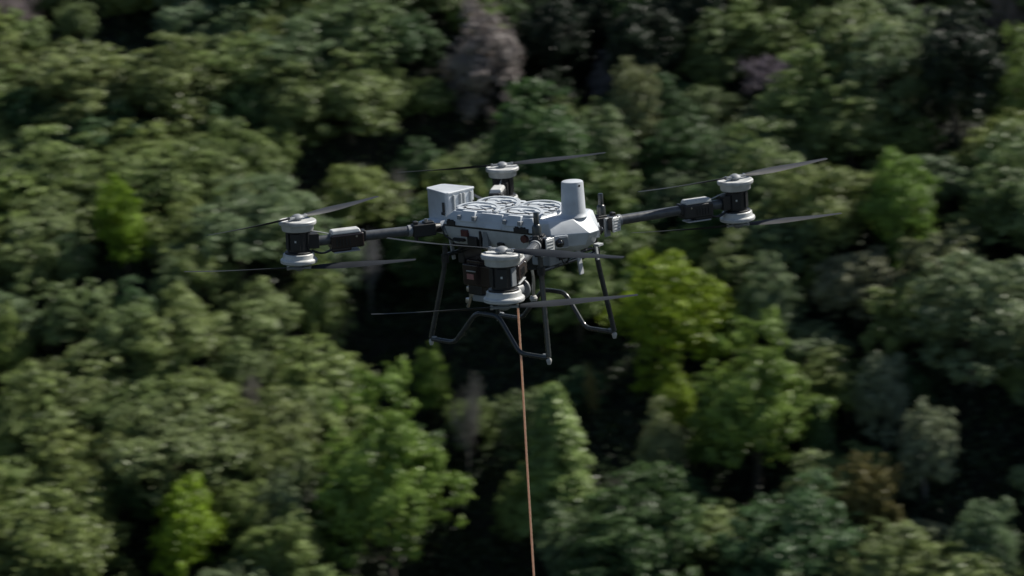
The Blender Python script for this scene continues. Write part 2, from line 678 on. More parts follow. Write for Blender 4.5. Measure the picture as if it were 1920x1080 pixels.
rnd = random.Random(7)
COLOURS = {
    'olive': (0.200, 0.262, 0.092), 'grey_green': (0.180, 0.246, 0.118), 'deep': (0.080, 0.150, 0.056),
    'lime': (0.178, 0.280, 0.055), 'yellow': (0.215, 0.325, 0.030), 'mid': (0.220, 0.300, 0.085),
    'pale': (0.235, 0.270, 0.150), 'plum': (0.33, 0.28, 0.275), 'ash': (0.29, 0.285, 0.275), 'mauve': (0.335, 0.285, 0.27), 'ink': (0.026, 0.046, 0.026), 'rust': (0.195, 0.180, 0.070),  # the near-black green puts forest shade into the crown colour
}


def plant(kind, col, u, w_, width, hgt, label, group=None, trunk_col=(0.09, 0.075, 0.06), cat='tree', var=0.12, name=None):
    x, y = world_xy(u, w_)
    z = float(height(u, w_)) - 0.15
    lib = {'broad': broad, 'fresh': fresh, 'cone': cone, 'bare': bare}[kind]
    me = rnd.choice(lib)
    root = bpy.data.objects.new(name or {'broad': 'broadleaf_tree', 'fresh': 'leafy_tree', 'cone': 'conifer_tree', 'bare': 'bare_tree'}[kind], None)
    root.empty_display_size = 0.5
    root.location = (x, y, z)
    root.rotation_euler = (rnd.uniform(-0.05, 0.05), rnd.uniform(-0.05, 0.05), rnd.uniform(0, 6.283))
    bw = {'broad': 7.0, 'fresh': 6.6, 'cone': 5.4, 'bare': 10.5}[kind]
    bh = {'broad': 8.8, 'fresh': 9.9, 'cone': 9.8, 'bare': 9.6}[kind]
    sx = width / bw
    sz = hgt / bh
    root.scale = (sx * rnd.uniform(0.94, 1.06), sx * rnd.uniform(0.94, 1.06), sz)
    link(root)
    tag(root, label, cat, group)
    c = bpy.data.objects.new('crown', me)
    v = 1 + rnd.uniform(-var, var)
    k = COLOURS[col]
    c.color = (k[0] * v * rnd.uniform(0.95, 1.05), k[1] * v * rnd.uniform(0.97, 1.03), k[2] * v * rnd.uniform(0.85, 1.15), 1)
    link(c, root)
    t_ = bpy.data.objects.new('trunk', rnd.choice(trunks))
    t_.color = (*trunk_col, 1)
    link(t_, root)
    return root


taken = []                                           # (u, w, radius)
# trees that stand out: px, py of the crown's middle, crown width and height in px, kind, colour, label
HERO = [
    (1268, 565, 235, 205, 'fresh', 'yellow', 'bright yellow-green leafy tree right of the landing legs of the drone'),
    (1415, 735, 230, 260, 'fresh', 'lime', 'big bright green tree below and right of the yellow-green tree'),
    (1265, 735, 90, 130, 'fresh', 'yellow', 'slim yellow-green sapling between the rope and the big bright green tree'),
    (715, 880, 270, 330, 'fresh', 'lime', 'largest bright green tree, left of the orange rope near the bottom'),
    (810, 700, 90, 110, 'fresh', 'lime', 'small lime tree just under the rear landing leg of the drone'),
    (1040, 830, 170, 220, 'cone', 'mid', 'pointed mid-green conifer directly right of the orange rope'),
    (345, 980, 130, 170, 'fresh', 'yellow', 'vivid yellow-green tree near the bottom left corner'),
    (232, 405, 95, 150, 'fresh', 'yellow', 'small vivid green tree amid olive canopy left of the left rotor'),
    (1685, 370, 160, 180, 'fresh', 'lime', 'bright green tree in the olive canopy right of the right rotor'),
    (1270, 465, 110, 90, 'fresh', 'mid', 'mid-green tree under the right arm of the drone'),
    (1905, 150, 100, 170, 'fresh', 'mid', 'green leafy tree cut by the right edge of the photo near the top'),
    (15, 640, 80, 130, 'fresh', 'mid', 'green leafy tree cut by the left edge of the photo'),
    (912, 92, 165, 190, 'fresh', 'mauve', 'feathery mauve-grey tree at the top edge above the rear rotor'),
    (748, 385, 75, 120, 'bare', 'ash', 'pale leafless tree left of the white box of the drone'),
    (1445, 150, 130, 90, 'bare', 'plum', 'leafless mauve tree in the canopy above the right rotor'),
    (1885, 35, 90, 120, 'bare', 'plum', 'leafless mauve tree in the top right corner'),
    (35, 22, 130, 90, 'bare', 'plum', 'leafless mauve tree in the top left corner'),
    (1128, 150, 70, 105, 'fresh', 'ash', 'slim ash-grey feathery tree above the radar dome'),
    (1035, 60, 150, 170, 'broad', 'ink', 'blackish green tree at the top edge just right of the mauve-grey tree'),  # from here, crowns whose colour holds the shade of the dark band
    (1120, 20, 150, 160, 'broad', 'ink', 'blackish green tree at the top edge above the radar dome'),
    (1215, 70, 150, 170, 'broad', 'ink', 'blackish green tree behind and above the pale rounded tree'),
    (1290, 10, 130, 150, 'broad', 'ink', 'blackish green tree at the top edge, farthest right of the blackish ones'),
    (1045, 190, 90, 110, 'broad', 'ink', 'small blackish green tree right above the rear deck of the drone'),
    (1790, 110, 170, 190, 'broad', 'ink', 'blackish green tree near the top right corner'),  # near-black crown colour stands in for a shaded gap
    (1190, 190, 110, 150, 'broad', 'pale', 'pale rounded tree above and right of the radar dome'),
    (690, 500, 70, 120, 'bare', 'ash', 'grey leafless tree under the left arm of the drone'),
    (1660, 735, 110, 150, 'broad', 'pale', 'pale grey-green tree right of the big bright green tree'),
    (1735, 830, 120, 150, 'broad', 'pale', 'second pale grey-green tree, just below the first one at right'),
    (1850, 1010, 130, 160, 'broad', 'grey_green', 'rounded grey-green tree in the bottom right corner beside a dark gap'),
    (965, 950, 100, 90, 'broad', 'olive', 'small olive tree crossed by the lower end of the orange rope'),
    (1110, 740, 40, 110, 'bare', 'rust', 'thin rusty leafless tree beside the pointed conifer'),
    (1240, 830, 100, 130, 'broad', 'pale', 'pale-leaved small tree right of the pointed conifer'),
    (1540, 820, 90, 130, 'cone', 'deep', 'dark pointed tree right of the big bright green tree'),
    (1630, 930, 120, 150, 'broad', 'rust', 'brownish olive tree near the bottom right, below the pale trees'),
    (1060, 1010, 130, 120, 'broad', 'grey_green', 'grey-green tree right of the rope at the bottom edge'),
    (870, 800, 60, 170, 'bare', 'ash', 'tall grey leafless tree between the largest bright tree and the rope'),
    (470, 745, 60, 90, 'bare', 'ash', 'grey leafless tree in the lower left canopy'),
    (512, 820, 34, 110, 'bare', 'pale', 'pale dead tree with a bright stem in the lower left canopy'),
    (60, 800, 170, 160, 'broad', 'olive', 'wide olive tree at the lower left edge'),
    (455, 290, 130, 120, 'broad', 'olive', 'olive tree on the upper right shoulder of the left canopy'),
    (590, 560, 130, 130, 'broad', 'olive', 'olive tree on the slope below the left rotor'),
    (420, 245, 90, 90, 'broad', 'deep', 'dark green tree set into the upper left canopy'),
    (1440, 560, 130, 130, 'broad', 'grey_green', 'grey-green tree just right of the yellow-green tree'),
]
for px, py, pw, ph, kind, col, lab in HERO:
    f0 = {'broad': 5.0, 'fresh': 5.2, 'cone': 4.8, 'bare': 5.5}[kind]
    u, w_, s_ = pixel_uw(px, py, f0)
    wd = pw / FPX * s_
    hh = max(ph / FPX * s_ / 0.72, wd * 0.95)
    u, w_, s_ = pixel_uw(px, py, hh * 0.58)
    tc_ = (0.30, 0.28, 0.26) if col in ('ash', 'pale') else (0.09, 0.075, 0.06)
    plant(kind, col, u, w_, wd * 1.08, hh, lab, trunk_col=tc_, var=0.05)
    taken.append((u, w_, wd * {'fresh': 0.62 if col == 'mauve' else 0.50, 'cone': 0.60, 'broad': 0.42, 'bare': 0.34}[kind]))
    if kind in ('fresh', 'cone'):                   # nothing tall stands right in front of the bright trees
        taken.append((u - hh * 0.36, w_, wd * (0.20 if px > 300 else 0.45)))

# openings in the canopy (gullies and fallen-tree gaps), as places on the slope
GAPS = []
for px, py, rpx in [(1800, 130, 85), (1730, 40, 60), (640, 650, 70), (700, 700, 60), (585, 350, 26), (395, 640, 45),
                    (1860, 850, 75), (915, 985, 60), (860, 930, 45), (1120, 690, 55), (980, 660, 60), (250, 70, 60), (600, 790, 30), (720, 560, 50), (1010, 210, 50), (120, 40, 70),
                    (130, 590, 35), (240, 1040, 50), (1170, 640, 40), (860, 620, 60), (1130, 860, 35)]:
    u, w_, s_ = pixel_uw(px, py, 1.0)
    GAPS.append((u, w_, 1.0 * rpx / FPX * s_))
    u, w_, s_ = pixel_uw(px, py, 5.5)
    GAPS.append((u, w_, 1.0 * rpx / FPX * s_))

COLS = [(350, 'at the far left'), (770, 'left of the drone'), (1170, 'in the middle'), (1560, 'right of the middle'), (1e9, 'at the far right')]
ROWS = [(230, 'along the top'), (520, 'level with the rotors'), (800, 'below rotor level'), (1e9, 'along the bottom')]


def place_words(x, y):
    c = next(k for k, v in enumerate(COLS) if x < v[0])
    q = next(k for k, v in enumerate(ROWS) if y < v[0])
    if c == 2:
        return ('at the top edge above the drone', 'right behind the drone', 'just under the drone', 'at the bottom edge beside the rope')[q]
    return COLS[c][1] + ' of the canopy, ' + ROWS[q][1] if c in (0, 4) else COLS[c][1] + ', ' + ROWS[q][1]


WORDS = {'olive': 'olive green broadleaf tree', 'grey_green': 'grey-green broadleaf tree', 'deep': 'dark green broadleaf tree', 'pale': 'pale green broadleaf tree',
         'rust': 'brownish green broadleaf tree', 'mid': 'fresh green broadleaf tree'}
n_in = 0
tries = 0
rs = random.Random(21)
pts = []
while tries < 9000:
    tries += 1
    u = rs.uniform(88, 186)
    w_ = rs.uniform(-0.31 * u - 8, 0.31 * u + 8)
    size = rs.choice([4.0, 5.0, 6.0, 6.8, 7.6])
    if any((u - a) ** 2 + (w_ - b_) ** 2 < (c + 0.34 * size) ** 2 for a, b_, c in taken):
        continue
    if any((u - a) ** 2 + (w_ - b_) ** 2 < (c + 0.35 * size) ** 2 for a, b_, c in GAPS):
        continue
    q = to_pixel((*world_xy(u, w_), float(height(u, w_)) + 5))
    if not (-190 < q[0] < 2190 and -190 < q[1] < 1230):
        continue
    taken.append((u, w_, 0.38 * size))
    pts.append((u, w_, size))
for _ in range(9000):                                # slimmer trees wherever a hole is left
    u = rs.uniform(90, 178)
    w_ = rs.uniform(-0.30 * u, 0.30 * u)
    size = rs.choice([2.6, 3.0, 3.6])
    if any((u - a) ** 2 + (w_ - b_) ** 2 < (c + 0.42 * size) ** 2 for a, b_, c in taken + GAPS):
        continue
    q = to_pixel((*world_xy(u, w_), float(height(u, w_)) + 4))
    if not (-20 < q[0] < 1940 and -40 < q[1] < 1120):
        continue
    taken.append((u, w_, 0.36 * size))
    pts.append((u, w_, size))
for u, w_, size in pts:
    x, y = world_xy(u, w_)
    z = float(height(u, w_))
    px, py, dep = to_pixel((x, y, z + size * 0.8))
    hg = 3.2 + size * rs.uniform(0.62, 0.78) if px < 760 else size * rs.uniform(1.0, 1.45)
    nn = float(vnoise(u / 22, w_ / 22, 9))
    if px < 760 and nn > 0.25:
        col = rs.choices(['olive', 'grey_green', 'deep'], [7, 2, 1])[0]
    elif px > 1300:
        col = rs.choices(['olive', 'grey_green', 'deep', 'pale'], [5, 5, 1, 1])[0]
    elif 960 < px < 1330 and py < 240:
        col = 'deep'  # only dark green here: the band's shade is put into the crown colour
    else:
        col = rs.choices(['olive', 'grey_green', 'deep', 'mid'], [3, 3, 5, 1])[0]
    inside = -60 < px < 1980 and -60 < py < 1140
    n_in += inside
    sz = 'small ' if size < 4.5 else ('large ' if size > 6.5 else '')
    if inside:
        lab = sz + WORDS[col] + ' ' + place_words(px, py)
        grp = lab.replace('tree', 'trees', 1)
    else:
        lab = sz + WORDS[col] + ' just outside the edge of the photo'
        grp = 'trees beyond the edges of the photo'
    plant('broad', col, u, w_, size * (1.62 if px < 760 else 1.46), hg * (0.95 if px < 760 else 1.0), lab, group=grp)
print('filler trees', len(pts), n_in)


# undergrowth in the gaps between the trees
def undergrowth():
    rng = np.random.default_rng(5)
    n = 20000
    u = rng.uniform(84, 200, n)
    w_ = rng.uniform(-1, 1, n) * (0.34 * u + 6)
    z = height(u, w_)
    X = cam_pos.x + vh.x * u + rh.x * w_
    Y = cam_pos.y + vh.y * u + rh.y * w_
    per = 18
    C_ = np.repeat(np.stack([X, Y, z], 1), per, 0)
    d = unit(rng, n * per)
    d[:, 2] = np.abs(d[:, 2])
    sz = np.repeat(rng.uniform(0.5, 1.5, n), per)[:, None]
    P = C_ + d * sz * np.array([1, 1, 0.9])
    V, F = leaf_quads(P, d, 0.20, rng, 0.5)
    tint = np.clip(np.repeat(rng.uniform(0, 1, n), per) * 0.6 + rng.uniform(0, 0.4, n * per), 0, 1)
    o = bpy.data.objects.new('undergrowth', fast_mesh('undergrowth', V, F, M['leaf'], tint))
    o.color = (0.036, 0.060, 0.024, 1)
    link(o)
    tag(o, 'dark leafy undergrowth covering the ground between the trees', 'undergrowth', kind='stuff')


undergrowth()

# ------------------------------------------------------------------ the drone
drone = bpy.data.objects.new('cargo_drone', None)
drone.location = (0, 0, H)
link(drone)
tag(drone, 'white cargo drone with four arms, eight rotors and black tube landing legs', 'drone')
D = drone

# hull under the deck seam
hull = MB()
hull.loft([[(-0.27, -0.13, -0.075), (0.30, -0.13, -0.075), (0.30, 0.13, -0.075), (-0.27, 0.13, -0.075)],
           [(-0.29, -0.165, -0.02), (0.32, -0.165, -0.02), (0.32, 0.165, -0.02), (-0.29, 0.165, -0.02)],
           [(-0.295, -0.175, 0.022), (0.33, -0.175, 0.022), (0.33, 0.175, 0.022), (-0.295, 0.175, 0.022)]])
hull.build('hull', M['white'], D, bevel=0.006)
MB().box((0.02, 0, 0.0265), (0.615, 0.362, 0.007)).build('seam_strip', M['black'], D, bevel=0.0015)

# deck: the upper shell
dk = MB()
dk.loft([[(-0.315, -0.150, 0.031), (-0.285, -0.187, 0.031), (0.285, -0.187, 0.031), (0.315, -0.150, 0.031), (0.315, 0.150, 0.031), (0.285, 0.187, 0.031), (-0.285, 0.187, 0.031), (-0.315, 0.150, 0.031)],
         [(-0.300, -0.145, 0.060), (-0.275, -0.182, 0.060), (0.280, -0.182, 0.060), (0.305, -0.145, 0.060), (0.305, 0.145, 0.060), (0.280, 0.182, 0.060), (-0.275, 0.182, 0.060), (-0.300, 0.145, 0.060)],
         [(-0.262, -0.120, 0.098), (-0.235, -0.158, 0.098), (0.250, -0.158, 0.098), (0.272, -0.120, 0.098), (0.272, 0.120, 0.098), (0.250, 0.158, 0.098), (-0.235, 0.158, 0.098), (-0.262, 0.120, 0.098)]])
deck = dk.build('upper_shell', M['white'], D, bevel=0.004)
# panel gaps on top, between the four battery covers
gp = MB()
gp.box((0.004, 0, 0.0985), (0.007, 0.29, 0.003))
gp.box((-0.13, 0, 0.0985), (0.235, 0.005, 0.003))
gp.box((0.14, 0, 0.0985), (0.235, 0.005, 0.003))
gp.build('panel_gap', M['grey'], deck)
for cx in (-0.128, 0.142):
    for cy in (-0.078, 0.078):
        pl = MB().prism([(cx - 0.110, cy - 0.056), (cx - 0.096, cy - 0.070), (cx + 0.096, cy - 0.070), (cx + 0.110, cy - 0.056),
                         (cx + 0.110, cy + 0.056), (cx + 0.096, cy + 0.070), (cx - 0.096, cy + 0.070), (cx - 0.110, cy + 0.056)], 0.0975, 0.108)
        cover = pl.build('battery_cover', M['white'], D, bevel=0.003)
        # dark recess disc with a fan boss inside each carrying hoop
        ring = []
        for k in range(20):
            a = math.pi * (1.0 + k / 19)
            ring.append((cx - 0.01 + 0.082 * math.cos(a), cy + 0.058 * math.sin(a), 0.1095))
        MB().tube(ring, 0.0026, 6).build('recess_edge', M['black'], cover)
        sp = MB()
        sp.box((cx - 0.028, cy + 0.006, 0.1095), (0.050, 0.012, 0.006), Matrix.Rotation(R(-28), 3, 'Z'))
        sp.box((cx + 0.022, cy - 0.014, 0.1095), (0.042, 0.010, 0.006), Matrix.Rotation(R(-28), 3, 'Z'))
        sp.box((cx + 0.006, cy + 0.030, 0.1095), (0.060, 0.006, 0.005), Matrix.Rotation(R(14), 3, 'Z'))
        sp.build('cover_latch', M['white'], cover, bevel=0.001)
        for k in range(4):
            MB().box((cx - 0.070 + 0.046 * k, cy - 0.050, 0.1085), (0.026, 0.004, 0.002), Matrix.Rotation(R(-30), 3, 'Z')).build('cover_slit', M['black'], cover)
        # carrying hoop: a flat strap arched over the cover
        hp = []
        n = 22
        for k in range(n + 1):
            a = math.pi * (1.02 - 1.10 * k / n)
            x = cx - 0.005 + 0.112 * math.cos(a) + 0.028 * (k / n) - 0.16 * (math.sin(a) * 0.072)
            y = cy - 0.040 + 0.080 * math.sin(a)
            z = 0.107 + 0.017 * math.sin(math.pi * k / n) ** 0.8
            tx = Vector((-math.cos(a), -math.sin(a), 0))
            hp.append((Vector((x, y, z)), tx))
        rings = []
        for p, tx in hp:
            a_, b_ = p - tx * 0.0095, p + tx * 0.0095
            rings.append([a_ + Vector((0, 0, -0.003)), b_ + Vector((0, 0, -0.003)), b_ + Vector((0, 0, 0.003)), a_ + Vector((0, 0, 0.003))])
        MB().loft(rings).build('carry_hoop', M['white'], D, bevel=0.001)
# vent slots in slanting rows
for cx in (-0.02, 0.245):
    for k in range(5):
        y = -0.112 + 0.05 * k
        a = R(35)
        MB().box((cx + 0.012, y, 0.1105), (0.034, 0.0075, 0.003), Matrix.Rotation(a, 3, 'Z')).build('vent_slot', M['black'], D)
# lugs on the near and far deck edges where hoops clip in
for sy in (-1, 1):
    for cx in (-0.135, 0.150):
        lug = MB().loft([[(cx - 0.052, sy * 0.150, 0.056), (cx + 0.052, sy * 0.150, 0.056), (cx + 0.052, sy * 0.1905, 0.056), (cx - 0.052, sy * 0.1905, 0.056)],
                         [(cx - 0.040, sy * 0.145, 0.105), (cx + 0.040, sy * 0.145, 0.105), (cx + 0.040, sy * 0.168, 0.105), (cx - 0.040, sy * 0.168, 0.105)]]).build('hoop_lug', M['white'], D, bevel=0.003)
        for dx in (-0.046, 0.046):
            MB().box((cx + dx, sy * 0.181, 0.074), (0.020, 0.024, 0.020)).build('lug_pin', M['grey'], lug, bevel=0.002)
    # raised side panel between the lugs
    MB().loft([[(-0.068, sy * 0.16, 0.034), (0.082, sy * 0.16, 0.034), (0.082, sy * 0.1915, 0.034), (-0.068, sy * 0.1915, 0.034)],
               [(-0.060, sy * 0.15, 0.101), (0.074, sy * 0.15, 0.101), (0.074, sy * 0.164, 0.101), (-0.060, sy * 0.164, 0.101)]]).build('side_panel', M['white'], D, bevel=0.003)
    # black notched latches over the seam
    for cx, wd in ((-0.235, 0.05), (0.205, 0.085)):
        lt = MB().box((cx, sy * 0.187, 0.040), (wd, 0.014, 0.024))
        lt.box((cx - wd * 0.3, sy * 0.186, 0.055), (wd * 0.25, 0.012, 0.010))
        lt.box((cx + wd * 0.12, sy * 0.186, 0.054), (wd * 0.3, 0.012, 0.008))
        lt.build('latch', M['black'], D, bevel=0.0015)
    # below the seam: brown-red connectors, upright rib, black sockets
    MB().box((-0.160, sy * 0.172, -0.004), (0.040, 0.030, 0.034)).build('side_connector', M['red'], D, bevel=0.004)
    MB().lathe([(0.0, 0), (0.021, 0), (0.019, 0.02), (0.0, 0.02)], (0.215, sy * 0.168, 0.0), 8, axis=(0, sy, 0)).build('side_connector', M['red'], D)
    MB().box((-0.065, sy * 0.166, -0.03), (0.012, 0.022, 0.085)).build('upright_rib', M['black'], D, bevel=0.002)
    MB().box((-0.035, sy * 0.164, -0.028), (0.040, 0.02, 0.078), taper=(0.7, 1)).build('rib_bracket', M['grey'], D, bevel=0.003)
    MB().box((-0.120, sy * 0.160, -0.05), (0.06, 0.03, 0.06)).build('side_socket', M['black'], D, bevel=0.003)
    MB().box((0.05, sy * 0.158, -0.045), (0.035, 0.02, 0.016)).build('side_socket', M['black'], D, bevel=0.002)
    MB().box((-0.215, sy * 0.157, -0.045), (0.07, 0.02, 0.015)).build('side_socket', M['black'], D, bevel=0.002)
    cb = [(-0.30, sy * 0.18, 0.02), (-0.29, sy * 0.187, -0.02), (-0.25, sy * 0.18, -0.045), (-0.20, sy * 0.17, -0.05)]
    MB().tube(cb, 0.004, 6, bend=0.02).build('side_cable', M['black'], D)

# tall white box at the rear
P4 = [(-0.325, -0.108), (-0.312, 0.092), (-0.520, 0.086), (-0.528, -0.024)]
P4 = [(-0.337, -0.108), (-0.325, -0.095), (-0.312, 0.080), (-0.322, 0.092), (-0.505, 0.090), (-0.522, 0.075), (-0.530, -0.020), (-0.515, -0.036)]
bxm = MB().prism(P4, 0.012, 0.162)
rear_box = bxm.build('rear_box', M['white'], D, bevel=0.005, seg=3)
MB().prism([(x * 1.0 + (0.004 if x > -0.42 else -0.004), y * 1.03) for x, y in P4], 0.158, 0.169).build('box_lid', M['white'], rear_box, bevel=0.004)
for k, y in enumerate((-0.066, -0.018, 0.006, 0.054)):
    MB().box((-0.318 + (y + 0.1) * 0.07, y, 0.083), (0.012, 0.011, 0.138)).build('box_rib', M['lightgrey'], rear_box, bevel=0.003)
MB().box((-0.350, -0.1085, 0.095), (0.014, 0.010, 0.050), Matrix.Rotation(R(-22), 3, 'Z')).build('box_latch', M['black'], rear_box, bevel=0.003)
MB().box((-0.358, -0.1055, 0.062), (0.026, 0.010, 0.014), Matrix.Rotation(R(-22), 3, 'Z')).build('box_latch', M['black'], rear_box, bevel=0.003)
MB().lathe([(0, 0), (0.006, 0), (0.006, 0.004), (0, 0.004)], (-0.309, 0.07, 0.10), 10, axis=(1, 0, 0)).build('box_screw', M['black'], rear_box)
# sloping rear cover between hull and box, and the arm bridge beneath
MB().loft([[(-0.50, -0.10, -0.03), (-0.29, -0.16, -0.03), (-0.29, 0.16, -0.03), (-0.50, 0.10, -0.03)],
           [(-0.53, -0.11, 0.008), (-0.31, -0.175, 0.012), (-0.31, 0.175, 0.012), (-0.53, 0.11, 0.008)],
           [(-0.52, -0.08, 0.014), (-0.30, -0.155, 0.040), (-0.30, 0.155, 0.040), (-0.52, 0.08, 0.014)]]).build('rear_cover', M['white'], D, bevel=0.004)

# nose: faceted cover
ZT, ZM, ZL, ZB = 0.094, 0.026, -0.034, -0.066


def ring(pts_, z=None):
    out = []
    for p in pts_:
        out.append(p if len(p) == 3 else (p[0], p[1], z))
    return out + [(p[0], -p[1], p[2]) for p in reversed(out)]


nose = MB()
nose.loft([
    ring([(0.285, -0.125, ZB), (0.345, -0.125, ZB), (0.425, -0.030, ZB)]),
    ring([(0.285, -0.172, ZL), (0.368, -0.172, ZL), (0.470, -0.036, ZL)]),
    ring([(0.285, -0.182, 0.030), (0.378, -0.182, 0.030), (0.497, -0.036, 0.026)]),
    ring([(0.285, -0.176, 0.082), (0.362, -0.174, 0.084), (0.425, -0.062, 0.086)]),
    ring([(0.290, -0.164, ZT), (0.352, -0.162, ZT), (0.414, -0.054, ZT)]),
])
nose_o = nose.build('nose_cover', M['white'], D, bevel=0.004, seg=3)
# the camera on the near cheek, and its twin
for sy in (-1, 1):
    nrm = Vector((0.136, sy * 0.102, 0)).normalized()
    base = Vector((0.400, sy * 0.139, -0.003))
    rot = Matrix(((nrm.x, -nrm.y * 1, 0), (nrm.y, nrm.x * 1, 0), (0, 0, 1)))
    nm = Vector((0.80, sy * 0.60, 0))
    rot = Matrix.Rotation(math.atan2(nm.y, nm.x), 3, 'Z')
    pod = MB().box(base + nm * 0.004, (0.024, 0.066, 0.062), rot).build('camera_housing', M['white'], nose_o, bevel=0.004)
    MB().box(base + nm * 0.0145 + rot @ Vector((0, -0.010 * -sy * -1, 0.0)), (0.010, 0.046, 0.048), rot).build('camera_bezel', M['grey'], nose_o, bevel=0.003)
    cc = base + nm * 0.016 + rot @ Vector((0, 0.010 * sy, -0.003))
    MB().lathe([(0.0, 0), (0.0205, 0), (0.0205, 0.010), (0.017, 0.012), (0.0, 0.013)], cc, 24, axis=nm).build('lens_ring', M['black'], nose_o)
    dome = [(0.0155 * math.cos(a), 0.012 + 0.011 * math.sin(a)) for a in np.linspace(0, math.pi / 2 - 0.05, 7)]
    MB().lathe([(0.0, 0.011)] + dome, cc, 24, axis=nm).build('lens', M['lens'], nose_o)
MB().box((0.468, 0.062, -0.052), (0.034, 0.040, 0.012)).build('nose_clip', M['lightgrey'], nose_o, bevel=0.002)
# radar dome on top
MB().lathe([(0.0, 0), (0.070, 0), (0.066, 0.006), (0.0605, 0.012), (0.058, 0.02), (0.0525, 0.160), (0.0505, 0.166), (0.045, 0.169), (0.0, 0.169)], (0.378, 0.0, ZT - 0.002), 40).build('radar_dome', M['white'], D)
dot_dir = Vector((0.93, -0.25, 0)).normalized()
MB().lathe([(0, 0), (0.0055, 0), (0.0055, 0.003), (0, 0.003)], Vector((0.378, 0, ZT + 0.148)) + dot_dir * 0.0515, 10, axis=dot_dir).build('dome_mark', M['black'], D)
# grey tabs under the nose and the rear
for x, y, z0, z1, wd in ((0.415, -0.02, -0.185, -0.055, 0.030), (0.44, 0.085, -0.135, -0.055, 0.018), (-0.300, -0.12, -0.16, -0.02, 0.022), (-0.300, 0.12, -0.16, -0.02, 0.022)):
    MB().box((x, y, (z0 + z1) / 2), (0.010, wd, z1 - z0), Matrix.Rotation(R(-8), 3, 'Y')).build('hanging_tab', M['lightgrey'], D, bevel=0.003)

# belly frame: crossbars and side rails that carry the legs
rails = MB()
for sy in (-1, 1):
    rails.tube([(-0.30, sy * 0.11, -0.085), (0.36, sy * 0.11, -0.085)], 0.010, 8)
rails.build('belly_rail', M['black'], D)
MB().tube([(0.335, -0.235, -0.135), (0.335, 0.235, -0.135)], 0.0105, 10).build('front_crossbar', M['leg'], D)
MB().tube([(0.355, -0.10, -0.100), (0.355, 0.16, -0.100)], 0.008, 8).build('front_crossbar', M['black'], D)
MB().tube([(-0.27, -0.225, -0.120), (-0.27, 0.225, -0.120)], 0.0105, 10).build('rear_crossbar', M['leg'], D)
MB().box((0.30, -0.10, -0.095), (0.11, 0.14, 0.06)).build('belly_pod', M['grey'], D, bevel=0.008)
MB().tube([(0.37, -0.12, -0.055), (0.38, -0.10, -0.12), (0.35, -0.03, -0.14), (0.33, 0.02, -0.09)], 0.003, 6, bend=0.03).build('belly_cable', M['black'], D)
MB().tube([(0.20, -0.15, -0.06), (0.26, -0.14, -0.15), (0.16, -0.10, -0.17), (0.10, -0.06, -0.13)], 0.004, 6, bend=0.03).build('belly_cable', M['black'], D)

# landing gear: front and rear legs each side with a stepped skid between
for sy in (-1, 1):
    zb = -0.545
    yb = sy * 0.262
    for fx, tx, ty, tz in ((0.392, 0.333, 0.215, -0.060), (-0.350, -0.268, 0.205, -0.060)):
        s_ = 1 if fx > 0 else -1
        leg = MB().tube([(tx, sy * ty, tz), (tx + s_ * 0.008, sy * (ty + 0.005), tz - 0.12), (fx, yb, zb + 0.01)], 0.0128, 12, bend=0.05).build('landing_leg', M['leg'], D)
        MB().lathe([(0.0, -0.018), (0.008, -0.017), (0.011, -0.008), (0.0135, 0.004), (0.010, 0.012), (0.0, 0.013)], (fx, yb, zb - 0.010), 14).build('foot', M['rubber'], leg)
        MB().lathe([(0.0, -0.02), (0.019, -0.02), (0.019, 0.02), (0.0, 0.02)], (tx + s_ * 0.004, sy * (ty + 0.002), tz - 0.075), 12).build('leg_socket', M['black'], leg)
        MB().box((fx - s_ * 0.020, yb, zb + 0.014), (0.03, 0.014, 0.014)).build('foot_clip', M['grey'], leg, bevel=0.003)
    MB().tube([(0.385, yb, zb + 0.004), (0.215, yb, zb + 0.004), (0.095, yb, -0.372), (-0.045, yb, -0.372), (-0.195, yb, zb + 0.004), (-0.343, yb, zb + 0.004)], 0.0118, 12, bend=0.035).build('skid_bar', M['leg'], D)

# winch under the belly
wn = MB().box((-0.180, 0, -0.242), (0.20, 0.16, 0.112))
wn.box((-0.180, 0, -0.180), (0.17, 0.13, 0.03))
winch = wn.build('winch_housing', M['darkbrown'], D, bevel=0.010, seg=3)
MB().box((-0.225, -0.0815, -0.250), (0.044, 0.003, 0.028)).build('winch_label', M['pink'], winch, bevel=0.001)
MB().box((-0.220, -0.0815, -0.222), (0.060, 0.003, 0.006)).build('winch_label', M['lightgrey'], winch, bevel=0.001)
MB().box((-0.03, 0, -0.20), (0.10, 0.10, 0.20)).build('winch_bracket', M['black'], D, bevel=0.006)
MB().box((-0.29, 0, -0.13), (0.04, 0.14, 0.12)).build('winch_bracket', M['black'], D, bevel=0.006)
MB().box((0.12, 0, -0.13), (0.14, 0.12, 0.10)).build('winch_bracket', M['black'], D, bevel=0.006)
MB().lathe([(0, -0.05), (0.05, -0.05), (0.05, -0.042), (0.034, -0.04), (0.034, 0.04), (0.05, 0.042), (0.05, 0.05), (0, 0.05)], (0.0, 0, -0.315), 24, axis=(0, 1, 0)).build('winch_drum', M['grey'], D)
MB().lathe([(0, 0), (0.016, 0.002), (0.020, 0.014), (0.014, 0.026), (0.0, 0.03)], (0.105, 0.0, -0.355), 16).build('guide_ball', M['rubber'], D)
MB().tube([(0.10, 0, -0.16), (0.112, 0, -0.25), (0.105, 0, -0.33)], 0.008, 8, bend=0.03).build('guide_stem', M['metal'], D)
hk = MB()
for x, z in ((-0.270, -0.325), (-0.245, -0.350), (-0.280, -0.385)):
    hk.lathe([(0, -0.014), (0.013, -0.012), (0.015, 0), (0.013, 0.012), (0, 0.014)], (x, -0.045, z), 10)
